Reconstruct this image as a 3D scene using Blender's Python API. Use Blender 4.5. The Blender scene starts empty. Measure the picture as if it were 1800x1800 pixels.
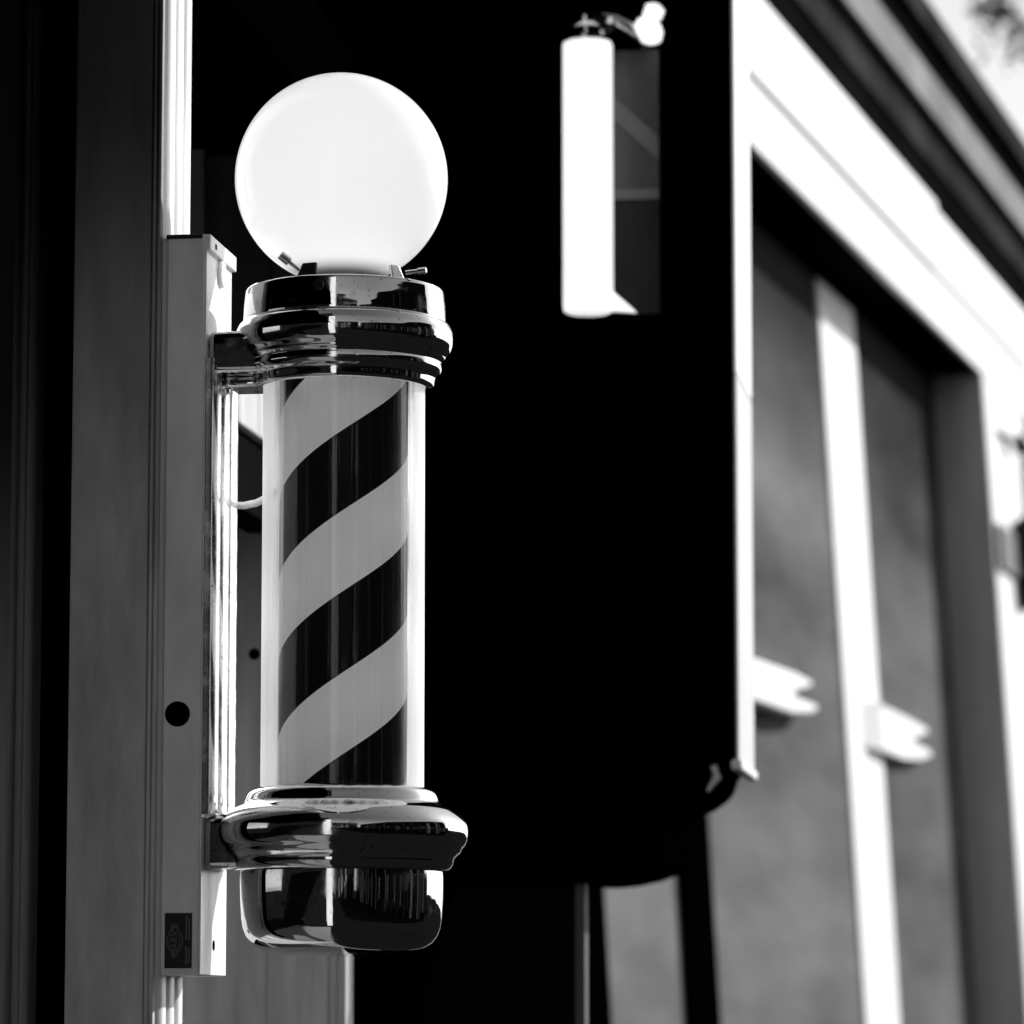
import bpy, bmesh, math, random
from mathutils import Vector, Matrix
random.seed(4)
PI = math.pi
sc = bpy.context.scene
C = bpy.data.collections.new('scene'); sc.collection.children.link(C)

# ------------------------------------------------------------------ camera model (a long lens tilted up a little)
F = 7185.0                       # focal length in photo pixels (photo is 1800 wide)
CAMZ = 1.60
PITCH = math.atan(890.0 / F)
cp, sp = math.cos(PITCH), math.sin(PITCH)
def ray(u, v):
    a = (u - 900) / F; b = -(v - 900) / F
    return Vector((a, cp - b * sp, sp + b * cp))
EYE = Vector((0, 0, CAMZ))
class Frame:
    """a street frontage: local x = out to the street, local y = along the wall, z = up"""
    def __init__(s, origin, az):
        s.o = Vector((origin[0], origin[1], 0)); s.az = az
        s.N = Vector((math.cos(az), -math.sin(az), 0)); s.W = Vector((math.sin(az), math.cos(az), 0))
    def loc(s, p):
        d = p - s.o; return Vector((d.dot(s.N), d.dot(s.W), p.z))
    def on(s, u, v, n=None, y=None):
        d = ray(u, v); e = s.loc(EYE); dl = Vector((d.dot(s.N), d.dot(s.W), d.z))
        t = (n - e.x) / dl.x if n is not None else (y - e.y) / dl.y
        return e + dl * t
    def world(s, n, y, z=0):
        p = s.o + s.N * n + s.W * y; return Vector((p.x, p.y, z))
def az_of(u):                    # azimuth of a horizon direction seen at photo column u
    d = ray(u, 1790); return math.atan2(d.x, d.y)

# ------------------------------------------------------------------ mesh helpers
def link(o, parent=None):
    C.objects.link(o)
    if parent is not None: o.parent = parent
    return o
def empty(name, loc, rz, label, cat, group=None):
    o = bpy.data.objects.new(name, None); C.objects.link(o)
    o.location = loc; o.rotation_euler = (0, 0, rz); o.empty_display_size = .1
    o['label'] = label; o['category'] = cat
    if group: o['group'] = group
    return o
def obj(name, bm, m, parent=None, bevel=0, smooth=False, seg=2, angle=35):
    bmesh.ops.recalc_face_normals(bm, faces=bm.faces[:])
    me = bpy.data.meshes.new(name); bm.to_mesh(me); bm.free()
    for k in (m if isinstance(m, (list, tuple)) else [m]): me.materials.append(k)
    if smooth:
        me.polygons.foreach_set('use_smooth', [True] * len(me.polygons))
        try: me.set_sharp_from_angle(angle=math.radians(angle))
        except Exception: pass
    o = bpy.data.objects.new(name, me); link(o, parent)
    if bevel:
        b = o.modifiers.new('bevel', 'BEVEL'); b.width = bevel; b.segments = seg; b.limit_method = 'ANGLE'
        b.harden_normals = False
    return o
def box(bm, x0, x1, y0, y1, z0, z1, f=None):
    vs = []
    for z in (z0, z1):
        for x, y in ((x0, y0), (x1, y0), (x1, y1), (x0, y1)):
            p = (x, y, z)
            vs.append(bm.verts.new(f(*p) if f else p))
    for q in ((0, 3, 2, 1), (4, 5, 6, 7), (0, 1, 5, 4), (1, 2, 6, 5), (2, 3, 7, 6), (3, 0, 4, 7)):
        bm.faces.new([vs[i] for i in q])
def prism(bm, pts, a0, a1, put):
    """polygon pts extruded; put(p, q, a) -> 3d"""
    A = [bm.verts.new(put(p, q, a0)) for p, q in pts]; B = [bm.verts.new(put(p, q, a1)) for p, q in pts]
    n = len(pts)
    bm.faces.new(A); bm.faces.new(B[::-1])
    for i in range(n): bm.faces.new((A[i], A[(i + 1) % n], B[(i + 1) % n], B[i]))
def lathe(bm, prof, n=96, cx=0, cy=0, cap0=False, cap1=False):
    rings = []
    for r, z in prof:
        rings.append([bm.verts.new((cx + r * math.cos(2 * PI * i / n), cy + r * math.sin(2 * PI * i / n), z)) for i in range(n)])
    for A, B in zip(rings, rings[1:]):
        for i in range(n):
            bm.faces.new((A[i], A[(i + 1) % n], B[(i + 1) % n], B[i]))
    if cap0: bm.faces.new(rings[0][::-1])
    if cap1: bm.faces.new(rings[-1])
def tube(bm, path, rad, n=14):
    path = [Vector(p) for p in path]
    rads = rad if isinstance(rad, (list, tuple)) else [rad] * len(path)
    rings = []; up = Vector((.13, .21, .97))
    for i, p in enumerate(path):
        t = (path[min(i + 1, len(path) - 1)] - path[max(i - 1, 0)]).normalized()
        s = t.cross(up)
        if s.length < .05: s = t.cross(Vector((1, 0, 0)))
        s.normalize(); k = s.cross(t)
        rings.append([bm.verts.new(p + (s * math.cos(2 * PI * j / n) + k * math.sin(2 * PI * j / n)) * rads[i]) for j in range(n)])
    for A, B in zip(rings, rings[1:]):
        for j in range(n): bm.faces.new((A[j], A[(j + 1) % n], B[(j + 1) % n], B[j]))
    bm.faces.new(rings[0][::-1]); bm.faces.new(rings[-1])
def arc_round(prof, r=.0015, k=3):
    """round the corners of a lathe profile"""
    out = [prof[0]]
    for a, b, c in zip(prof, prof[1:], prof[2:]):
        a, b, c = Vector(a), Vector(b), Vector(c)
        d1 = min(r, (a - b).length * .45); d2 = min(r, (c - b).length * .45)
        p = b + (a - b).normalized() * d1; q = b + (c - b).normalized() * d2
        for i in range(k + 1):
            t = i / k
            out.append(tuple(p * (1 - t) ** 2 + b * 2 * t * (1 - t) + q * t * t))
    out.append(prof[-1]); return out

# ------------------------------------------------------------------ materials (neutral: the photograph is black and white)
def g(v): return (v, v, v, 1)
class NT:
    def __init__(s, name):
        s.m = bpy.data.materials.new(name); s.m.use_nodes = True; s.t = s.m.node_tree; s.t.nodes.clear()
        s.out = s.add('ShaderNodeOutputMaterial')
    def add(s, typ, **kw):
        n = s.t.nodes.new(typ)
        for k, v in kw.items():
            if k in n.inputs.keys() if hasattr(n.inputs, 'keys') else False: n.inputs[k].default_value = v
            else: setattr(n, k, v)
        return n
    def l(s, a, b): s.t.links.new(a, b)
def paint(name, base, rough=.5, spec=.5, var=.25, scale=(6, 6, 2), bump=.0, bscale=(60, 60, 8), metal=0, rvar=.12, emit=0, top_shade=None):
    N = NT(name); p = N.add('ShaderNodeBsdfPrincipled')
    tc = N.add('ShaderNodeTexCoord'); mp = N.add('ShaderNodeMapping'); mp.inputs['Scale'].default_value = scale
    N.l(tc.outputs['Object'], mp.inputs[0])
    nz = N.add('ShaderNodeTexNoise'); nz.inputs['Scale'].default_value = 1; nz.inputs['Detail'].default_value = 7; nz.inputs['Roughness'].default_value = .62
    N.l(mp.outputs[0], nz.inputs['Vector'])
    mr = N.add('ShaderNodeMapRange'); mr.inputs[1].default_value = .3; mr.inputs[2].default_value = .7
    mr.inputs[3].default_value = base * (1 - var); mr.inputs[4].default_value = min(.95, base * (1 + var))
    N.l(nz.outputs['Fac'], mr.inputs[0])
    cout = mr.outputs[0]
    if top_shade:                     # overhead shade painted into the colour: (z where unshaded, z where darkest, remaining fraction)
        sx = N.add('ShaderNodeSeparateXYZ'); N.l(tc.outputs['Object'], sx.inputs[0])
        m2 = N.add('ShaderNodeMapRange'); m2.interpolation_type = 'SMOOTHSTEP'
        m2.inputs[1].default_value = top_shade[0]; m2.inputs[2].default_value = top_shade[1]; m2.inputs[3].default_value = 1; m2.inputs[4].default_value = top_shade[2]
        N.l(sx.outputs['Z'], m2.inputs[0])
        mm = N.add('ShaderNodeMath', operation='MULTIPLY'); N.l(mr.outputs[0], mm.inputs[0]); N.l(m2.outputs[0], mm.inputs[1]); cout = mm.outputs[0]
    cc = N.add('ShaderNodeCombineColor')
    for i in range(3): N.l(cout, cc.inputs[i])
    N.l(cc.outputs[0], p.inputs['Base Color'])
    m3 = N.add('ShaderNodeMapRange'); m3.inputs[1].default_value = .3; m3.inputs[2].default_value = .7
    m3.inputs[3].default_value = max(0.02, rough - rvar); m3.inputs[4].default_value = min(1, rough + rvar)
    N.l(nz.outputs['Fac'], m3.inputs[0]); N.l(m3.outputs[0], p.inputs['Roughness'])
    p.inputs['Metallic'].default_value = metal; p.inputs['Specular IOR Level'].default_value = spec
    if bump:
        mb = N.add('ShaderNodeMapping'); mb.inputs['Scale'].default_value = bscale; N.l(tc.outputs['Object'], mb.inputs[0])
        nb = N.add('ShaderNodeTexNoise'); nb.inputs['Scale'].default_value = 1; nb.inputs['Detail'].default_value = 5; N.l(mb.outputs[0], nb.inputs['Vector'])
        bp = N.add('ShaderNodeBump'); bp.inputs['Strength'].default_value = bump; bp.inputs['Distance'].default_value = .002
        N.l(nb.outputs['Fac'], bp.inputs['Height']); N.l(bp.outputs[0], p.inputs['Normal'])
    if emit:
        p.inputs['Emission Color'].default_value = g(1); p.inputs['Emission Strength'].default_value = emit
    N.l(p.outputs[0], N.out.inputs[0]); return N.m
def chrome(name, base=.8, rough=.05, wav=.04, scale=(9, 9, 30)):
    N = NT(name); p = N.add('ShaderNodeBsdfPrincipled')
    p.inputs['Base Color'].default_value = g(base); p.inputs['Metallic'].default_value = 1
    tc = N.add('ShaderNodeTexCoord'); mp = N.add('ShaderNodeMapping'); mp.inputs['Scale'].default_value = scale
    N.l(tc.outputs['Object'], mp.inputs[0])
    nz = N.add('ShaderNodeTexNoise'); nz.inputs['Scale'].default_value = 1; nz.inputs['Detail'].default_value = 3
    N.l(mp.outputs[0], nz.inputs['Vector'])
    bp = N.add('ShaderNodeBump'); bp.inputs['Strength'].default_value = wav; bp.inputs['Distance'].default_value = .01
    N.l(nz.outputs['Fac'], bp.inputs['Height']); N.l(bp.outputs[0], p.inputs['Normal'])
    n2 = N.add('ShaderNodeTexNoise'); n2.inputs['Scale'].default_value = 55; n2.inputs['Detail'].default_value = 8; N.l(tc.outputs['Object'], n2.inputs['Vector'])
    mr = N.add('ShaderNodeMapRange'); mr.inputs[1].default_value = .45; mr.inputs[2].default_value = .75; mr.inputs[3].default_value = rough; mr.inputs[4].default_value = rough + .16
    N.l(n2.outputs['Fac'], mr.inputs[0]); N.l(mr.outputs[0], p.inputs['Roughness'])
    n3 = N.add('ShaderNodeTexNoise'); n3.inputs['Scale'].default_value = 170; n3.inputs['Detail'].default_value = 3; N.l(tc.outputs['Object'], n3.inputs['Vector'])
    sp_ = N.add('ShaderNodeMapRange'); sp_.inputs[1].default_value = .62; sp_.inputs[2].default_value = .74; sp_.inputs[3].default_value = base; sp_.inputs[4].default_value = base * .35
    N.l(n3.outputs['Fac'], sp_.inputs[0]); c3 = N.add('ShaderNodeCombineColor')
    for i in range(3): N.l(sp_.outputs[0], c3.inputs[i])
    N.l(c3.outputs[0], p.inputs['Base Color'])
    N.l(p.outputs[0], N.out.inputs[0]); return N.m
def opal(name, emit, trans=.5, base=.92, neck=None):
    N = NT(name); d = N.add('ShaderNodeBsdfDiffuse'); d.inputs[0].default_value = g(base)
    t = N.add('ShaderNodeBsdfTranslucent'); t.inputs[0].default_value = g(base)
    mx = N.add('ShaderNodeMixShader'); mx.inputs[0].default_value = trans; N.l(d.outputs[0], mx.inputs[1]); N.l(t.outputs[0], mx.inputs[2])
    gl = N.add('ShaderNodeBsdfGlossy'); gl.inputs['Roughness'].default_value = .12
    fr = N.add('ShaderNodeFresnel'); fr.inputs[0].default_value = 1.45
    m2 = N.add('ShaderNodeMixShader'); N.l(fr.outputs[0], m2.inputs[0]); N.l(mx.outputs[0], m2.inputs[1]); N.l(gl.outputs[0], m2.inputs[2])
    e = N.add('ShaderNodeEmission'); e.inputs[0].default_value = g(1); e.inputs[1].default_value = emit
    if neck:                     # glow and glass colour painted darker towards the neck, where shade falls
        tc = N.add('ShaderNodeTexCoord'); sx = N.add('ShaderNodeSeparateXYZ'); N.l(tc.outputs['Object'], sx.inputs[0])
        for sock, lo, hi in ((e.inputs[1], 0, emit), (d.inputs[0], .12, base), (t.inputs[0], .12, base)):
            q = N.add('ShaderNodeMapRange'); q.interpolation_type = 'SMOOTHSTEP'; q.inputs[1].default_value = neck[0]; q.inputs[2].default_value = neck[1]; q.inputs[3].default_value = lo; q.inputs[4].default_value = hi
            N.l(sx.outputs['Z'], q.inputs[0]); N.l(q.outputs[0], sock)
    a = N.add('ShaderNodeAddShader'); N.l(m2.outputs[0], a.inputs[0]); N.l(e.outputs[0], a.inputs[1])
    N.l(a.outputs[0], N.out.inputs[0]); return N.m
def clear_tube(name):
    """clear acrylic tube with a film of dust: see-through in front, light-caught edges painted milky and given a glow"""
    N = NT(name); tr = N.add('ShaderNodeBsdfTransparent'); tr.inputs[0].default_value = g(.97)
    d = N.add('ShaderNodeBsdfDiffuse'); d.inputs[0].default_value = g(.92)
    t = N.add('ShaderNodeBsdfTranslucent'); t.inputs[0].default_value = g(.92)
    dm = N.add('ShaderNodeMixShader'); dm.inputs[0].default_value = .5; N.l(d.outputs[0], dm.inputs[1]); N.l(t.outputs[0], dm.inputs[2])
    lw = N.add('ShaderNodeLayerWeight'); lw.inputs[0].default_value = .5
    tc = N.add('ShaderNodeTexCoord'); mp = N.add('ShaderNodeMapping'); mp.inputs['Scale'].default_value = (120, 120, 1.6); N.l(tc.outputs['Object'], mp.inputs[0])
    nz = N.add('ShaderNodeTexNoise'); nz.inputs['Scale'].default_value = 1; nz.inputs['Detail'].default_value = 4; N.l(mp.outputs[0], nz.inputs['Vector'])
    ad = N.add('ShaderNodeMath', operation='MULTIPLY_ADD'); ad.inputs[1].default_value = 1.6; ad.inputs[2].default_value = -.80; N.l(nz.outputs['Fac'], ad.inputs[0])
    sm = N.add('ShaderNodeMath', operation='MULTIPLY_ADD'); N.l(lw.outputs['Facing'], sm.inputs[0]); N.l(ad.outputs[0], sm.inputs[1]); N.l(lw.outputs['Facing'], sm.inputs[2])
    mr = N.add('ShaderNodeMapRange'); mr.interpolation_type = 'SMOOTHSTEP'
    mr.inputs[1].default_value = .31; mr.inputs[2].default_value = .60; mr.inputs[3].default_value = 0; mr.inputs[4].default_value = .92
    N.l(sm.outputs[0], mr.inputs[0])
    gl = N.add('ShaderNodeBsdfGlossy'); gl.inputs['Roughness'].default_value = .015
    fr = N.add('ShaderNodeFresnel'); fr.inputs[0].default_value = 1.48
    bp = N.add('ShaderNodeBump'); bp.inputs['Strength'].default_value = .05; bp.inputs['Distance'].default_value = .01; N.l(nz.outputs['Fac'], bp.inputs['Height']); N.l(bp.outputs[0], gl.inputs['Normal'])
    m1 = N.add('ShaderNodeMixShader'); N.l(fr.outputs[0], m1.inputs[0]); N.l(tr.outputs[0], m1.inputs[1]); N.l(gl.outputs[0], m1.inputs[2])
    # thin film of dust and painted streaks of reflected light, no glow
    ms = N.add('ShaderNodeMapping'); ms.inputs['Scale'].default_value = (260, 260, .9); N.l(tc.outputs['Object'], ms.inputs[0])
    ns = N.add('ShaderNodeTexNoise'); ns.inputs['Scale'].default_value = 1; ns.inputs['Detail'].default_value = 3; N.l(ms.outputs[0], ns.inputs['Vector'])
    st = N.add('ShaderNodeMapRange'); st.interpolation_type = 'SMOOTHSTEP'; st.inputs[1].default_value = .56; st.inputs[2].default_value = .72; st.inputs[3].default_value = 0; st.inputs[4].default_value = .07; N.l(ns.outputs['Fac'], st.inputs[0])
    ed = N.add('ShaderNodeMapRange'); ed.interpolation_type = 'SMOOTHSTEP'; ed.inputs[1].default_value = .2; ed.inputs[2].default_value = .45; ed.inputs[3].default_value = 0; ed.inputs[4].default_value = .24; N.l(sm.outputs[0], ed.inputs[0])
    sa = N.add('ShaderNodeMath', operation='ADD'); sa.use_clamp = True; N.l(st.outputs[0], sa.inputs[0]); N.l(ed.outputs[0], sa.inputs[1])
    m1b = N.add('ShaderNodeMixShader'); N.l(sa.outputs[0], m1b.inputs[0]); N.l(m1.outputs[0], m1b.inputs[1]); N.l(d.outputs[0], m1b.inputs[2]); m1 = m1b
    m2 = N.add('ShaderNodeMixShader'); N.l(mr.outputs[0], m2.inputs[0]); N.l(m1.outputs[0], m2.inputs[1])
    em = N.add('ShaderNodeEmission'); em.inputs[1].default_value = .45; ae = N.add('ShaderNodeAddShader'); N.l(dm.outputs[0], ae.inputs[0]); N.l(em.outputs[0], ae.inputs[1]); N.l(ae.outputs[0], m2.inputs[2])  # glow added to whiten the tube's edges; it is no lamp
    N.l(m2.outputs[0], N.out.inputs[0]); return N.m
def stripes(name, period, k, z0, phi0, white=.92, dark=.003):
    """helical barber stripes: dark where frac((z0 - z - k*phi)/period) < .5"""
    N = NT(name); p = N.add('ShaderNodeBsdfPrincipled'); tc = N.add('ShaderNodeTexCoord')
    sx = N.add('ShaderNodeSeparateXYZ'); N.l(tc.outputs['Object'], sx.inputs[0])
    # rotate so that phi = 0 faces the photographer, growing to the right
    rot = N.add('ShaderNodeMapping'); rot.inputs['Rotation'].default_value = (0, 0, -phi0); N.l(tc.outputs['Object'], rot.inputs[0])
    rx = N.add('ShaderNodeSeparateXYZ'); N.l(rot.outputs[0], rx.inputs[0])
    at = N.add('ShaderNodeMath', operation='ARCTAN2'); N.l(rx.outputs['Y'], at.inputs[0]); N.l(rx.outputs['X'], at.inputs[1])
    kk = N.add('ShaderNodeMath', operation='MULTIPLY_ADD'); kk.inputs[1].default_value = k; kk.inputs[2].default_value = z0; N.l(at.outputs[0], kk.inputs[0])
    su = N.add('ShaderNodeMath', operation='SUBTRACT'); N.l(kk.outputs[0], su.inputs[0]); N.l(sx.outputs['Z'], su.inputs[1])
    dv = N.add('ShaderNodeMath', operation='DIVIDE'); dv.inputs[1].default_value = period; N.l(su.outputs[0], dv.inputs[0])
    fr = N.add('ShaderNodeMath', operation='FLOORED_MODULO'); fr.inputs[1].default_value = 1; N.l(dv.outputs[0], fr.inputs[0])
    gt = N.add('ShaderNodeMath', operation='GREATER_THAN'); gt.inputs[1].default_value = .5; N.l(fr.outputs[0], gt.inputs[0])
    nz = N.add('ShaderNodeTexNoise'); nz.inputs['Scale'].default_value = 14; nz.inputs['Detail'].default_value = 6; N.l(tc.outputs['Object'], nz.inputs['Vector'])
    w = N.add('ShaderNodeMapRange'); w.inputs[1].default_value = .3; w.inputs[2].default_value = .7; w.inputs[3].default_value = white * .9; w.inputs[4].default_value = white; N.l(nz.outputs['Fac'], w.inputs[0])
    mx = N.add('ShaderNodeMix'); mx.data_type = 'FLOAT'; N.l(gt.outputs[0], mx.inputs[0]); mx.inputs[2].default_value = dark; N.l(w.outputs[0], mx.inputs[3])
    cc = N.add('ShaderNodeCombineColor')
    for i in range(3): N.l(mx.outputs[0], cc.inputs[i])
    N.l(cc.outputs[0], p.inputs['Base Color']); p.inputs['Roughness'].default_value = .45; p.inputs['Specular IOR Level'].default_value = .1
    N.l(cc.outputs[0], p.inputs['Emission Color']); p.inputs['Emission Strength'].default_value = .09  # added glow brightens the pale stripes as if lit from inside
    N.l(p.outputs[0], N.out.inputs[0]); return N.m
def spots(name, base, dark, scale):
    return paint(name, base, .6, .3, var=.6, scale=scale)

M = {}
M['white_gloss'] = paint('white gloss paint', .9, .32, .6, var=.05, scale=(20, 20, 3), bump=.12, bscale=(70, 70, 5))
M['white_wall'] = paint('white masonry paint', .92, .6, .3, var=.06, scale=(3, 3, 3))
M['frame_paint'] = paint('worn grey joinery paint', .52, .55, .35, var=.30, scale=(26, 26, 6), bump=.25, bscale=(160, 160, 7), top_shade=(1.95, 2.5, .10))  # colour darkened upward to paint the shade under the ceiling
M['frame_dim'] = paint('dim grey joinery paint', .28, .5, .3, var=.3, scale=(40, 40, 3), bump=.2, bscale=(120, 120, 6), top_shade=(1.8, 2.45, .06))  # same painted shade towards the top
M['box_grey'] = paint('grey painted steel', .82, .5, .4, var=.26, scale=(14, 14, 5), bump=.08, bscale=(300, 300, 14))
M['plate'] = paint('satin white enamel', .93, .3, .6, var=.03, scale=(20, 20, 5))
M['rail'] = chrome('bright anodised aluminium', .95, .2, .03, (3, 3, 1))
M['chrome'] = chrome('polished chrome', .6, .025, .035)
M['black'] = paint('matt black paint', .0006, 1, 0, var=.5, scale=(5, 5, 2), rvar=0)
M['hole'] = paint('dark hole', .002, 1, 0, var=.1)
M['black_metal'] = paint('black metal', .006, .4, .3, var=.3)
M['steel'] = chrome('plain steel', .6, .2, .02)
M['label'] = paint('black label foil', .006, .4, .3, var=.3)
M['label_ink'] = paint('grey label ink', .13, .5, .3, var=.1)
M['opal2'] = opal('opal cylinder glass', .55)
M['tube'] = clear_tube('clear acrylic tube')
M['cable'] = paint('white cable sheath', .85, .4, .5, var=.03)
M['dark_soffit'] = paint('dark soffit boards', .008, .9, 0, var=.6, scale=(1.5, 1.5, 1.5))
M['grey_pane'] = paint('dusty window glass', .19, .8, 0, var=.55, scale=(.5, .45, 1.9), top_shade=(2.95, 3.6, .3))  # top darkened to paint the shade under the fascia
M['grey_pane_dark'] = paint('darker window glass', .15, .8, 0, var=.55, scale=(.5, .45, 1.9), top_shade=(2.95, 3.6, .3))  # same glass in a darker tone, top shade painted in too
M['grey_wall'] = paint('grey render', .13, .75, .2, var=.4, scale=(1.2, 1.2, .8))
M['jamb'] = paint('grey jamb paint', .88, .75, .1, var=.4, scale=(6, 6, .8))
M['cornice'] = paint('cornice shade paint', .009, .9, 0, var=.35, scale=(2, 2, 2))  # dark tone painted for the shaded undersides
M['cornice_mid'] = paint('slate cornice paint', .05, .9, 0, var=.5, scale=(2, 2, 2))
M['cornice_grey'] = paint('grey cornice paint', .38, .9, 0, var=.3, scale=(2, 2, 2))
M['dim_pane'] = paint('dark glass', .04, .3, .5, var=.5, scale=(3, 3, 3))
M['dim_bar'] = paint('dim grey reflection', .13, .6, .3, var=.2)
M['asphalt'] = paint('asphalt', .013, .95, 0, var=.35, scale=(14, 14, 14), bump=.5, bscale=(90, 90, 90))
M['paving'] = paint('concrete paving', .012, .9, 0, var=.3, scale=(3, 3, 3), bump=.3, bscale=(60, 60, 60))
M['dark_brick'] = paint('dark brick', .010, .95, 0, var=.4, scale=(3, 3, 6))
M['glass_dark'] = paint('shop window glass', .01, .06, .6, var=.2, rvar=.02)

# ------------------------------------------------------------------ frontage frames
d0 = ray(604, 900); P0 = EYE + d0 * (3.85 / d0.y)
AZ1 = az_of(1880)
tmp = Frame((P0.x, P0.y), AZ1)
O1 = tmp.world(-.124, 0)
F1 = Frame((O1.x, O1.y), AZ1)
AZ2 = az_of(2870)
W2 = Vector((math.sin(AZ2), math.cos(AZ2), 0)); N2 = Vector((math.cos(AZ2), -math.sin(AZ2), 0))
O2 = EYE - N2 * 2.0 + W2 * 9.0
F2 = Frame((O2.x, O2.y), AZ2)
def zp(v):                       # height of a photo row at the pole's distance
    d = ray(604, v); return CAMZ + d.z * 3.85 / d.y
def rp(px, v):                   # radius in metres of a half-width in photo pixels on the pole axis
    d = ray(604, v); return px / F * 3.85 / d.y

# ------------------------------------------------------------------ the ground
bm = bmesh.new(); box(bm, -400, 400, -400, 400, -.6, -.12)
o = obj('road', bm, M['asphalt']); o['kind'] = 'structure'
bm = bmesh.new()
box(bm, -3.0, 2.4, -60, 60, -.3, 0)
o = obj('pavement', bm, M['paving'], bevel=.02); o['kind'] = 'structure'
o.location = (O1.x, O1.y, 0); o.rotation_euler = (0, 0, -AZ1)
bm = bmesh.new(); box(bm, 2.401, 2.55, -60, 60, -.3, .006)
o = obj('kerb', bm, M['white_wall'], bevel=.015); o['kind'] = 'structure'; o.location = (O1.x, O1.y, 0); o.rotation_euler = (0, 0, -AZ1)
o.data.materials[0] = M['paving']

# ------------------------------------------------------------------ the barber pole
BZ = zp(1680)
pole = empty('barber_pole', F1.world(.124, 0, BZ), -AZ1,
             'striped barber pole with round white globe and chrome caps on the shopfront', 'barber pole')
Z = lambda v: zp(v) - BZ
def prof(lst): return [(rp(px, v), Z(v)) for px, v in lst]
PH = math.atan2(-P0.y, -P0.x) + AZ1          # direction to the photographer in the pole's own axes

# base: collar, ring and bowl
ring = prof([(139, 1384), (150, 1386), (160, 1390), (166, 1396), (169, 1404), (172, 1412), (182, 1418), (196, 1425), (208, 1435),
             (216, 1443), (221, 1450), (222.5, 1463), (221, 1476), (217, 1487), (211, 1493), (209, 1500), (202, 1506), (197, 1511), (196, 1519), (192, 1527), (186, 1532), (176, 1533.5)])
bm = bmesh.new(); lathe(bm, arc_round(ring, .0025), 128)
obj('base_ring', bm, M['chrome'], pole, smooth=True, angle=50)
bowl = prof([(178, 1533), (179, 1545), (178.5, 1580), (176.5, 1615), (174, 1632), (169, 1646), (160, 1658), (147, 1667), (130, 1673), (108, 1677), (70, 1680), (3, 1681)])
bm = bmesh.new(); lathe(bm, bowl, 128, cap1=True)
obj('base_bowl', bm, M['chrome'], pole, smooth=True, angle=60)
# striped drum and clear tube
zt, zb = Z(640), Z(1386)
px = rp(1, 1050)
bm = bmesh.new(); r = rp(113, 1050); lathe(bm, [(r, zb), (r, zt)], 128)
dr = obj('striped_drum', bm, stripes('barber stripes', 283 * px, 76 * px, Z(767 + 3), PH), pole, smooth=True)
bm = bmesh.new(); r = rp(143, 1050); lathe(bm, [(r, zb), (r, zt)], 128)
obj('clear_tube', bm, M['tube'], pole, smooth=True)
# upper cap
cap = prof([(140, 684), (152, 686), (158, 681), (159, 674), (160, 666), (168, 660), (172, 652), (171, 644), (170, 640), (177, 634), (178, 630),
            (186, 622), (190.5, 610), (191.5, 598), (190, 586), (185, 575), (180, 571), (177.5, 569.5), (178, 566.5), (176.5, 540), (174, 516), (172, 512.5), (168, 511.5), (166, 514), (165, 530), (158, 538), (115, 540)])
bm = bmesh.new(); lathe(bm, arc_round(cap, .0015), 128)
uc = obj('upper_cap', bm, M['chrome'], pole, smooth=True, angle=50)
# globe
gr = rp(187, 315); gz = Z(315)
bm = bmesh.new()
pr = []
for i in range(61):
    t = PI * (i / 60.0) * .865
    pr.append((max(.0004, gr * math.sin(t)), gz + gr * math.cos(t)))
pr.append((pr[-1][0], Z(505))); pr.append((pr[-1][0], Z(538)))
lathe(bm, pr, 96, cap0=True)
M['opal'] = opal('opal globe glass', .36, neck=(Z(493), Z(466)))
gl = obj('globe', bm, M['opal'], pole, smooth=True, angle=80)
gl.location = (-rp(7, 315), 0, 0)
# three clamps with thumb screws on the rim of the cap
def clamp(phi, lift, turn=0, k=1.0, mt='black_metal'):
    c, s = math.cos(PH + phi), math.sin(PH + phi); ra = rp(150, 500); zz = Z(512)
    rad = Vector((c, s, 0)); tan = Vector((-s, c, 0)); up = Vector((0, 0, 1))
    bm = bmesh.new(); w = .0115 * k
    pts = [(-w, 0), (w, 0), (w * .62, .020), (-w * .62, .020)]
    def put(p, q, a):
        lean = -.45 * q
        return rad * (ra + a + lean) + tan * p + up * (zz - .005 + q)
    prism(bm, pts, 0, .004, put)
    cl = obj('globe_clamp', bm, M[mt], uc, bevel=.001)
    sr = rad * math.cos(turn) + tan * math.sin(turn); ax = (sr * math.cos(lift) + up * math.sin(lift)).normalized()
    b0 = rad * (ra + .002) + sr * .006 + up * (zz + .006)
    bm = bmesh.new(); tube(bm, [b0, b0 + ax * .012], .0021, 10)
    tube(bm, [b0 + ax * .012, b0 + ax * .0125, b0 + ax * (.012 + .011 * k), b0 + ax * (.0125 + .011 * k)], [.0028 * k, .0044 * k, .0044 * k, .0036 * k], 12)
    obj('thumb_screw', bm, M['steel'], cl, smooth=True, angle=40)
clamp(-math.radians(26), math.radians(36), -math.radians(48)); clamp(math.radians(38), math.radians(4), math.radians(34), .7, 'steel'); clamp(math.radians(190), math.radians(10))
# rivet on the cap
c, s = math.cos(PH - math.radians(15)), math.sin(PH - math.radians(15)); rr = rp(176, 530)
bm = bmesh.new(); p0 = Vector((c * rr * .985, s * rr * .985, Z(531))); a = Vector((c, s, 0))
tube(bm, [p0, p0 + a * .0035, p0 + a * .0036, p0 + a * .0025], [.0052, .0052, .003, .0001], 16)
obj('cap_screw', bm, M['black_metal'], uc, smooth=True, angle=30)

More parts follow.
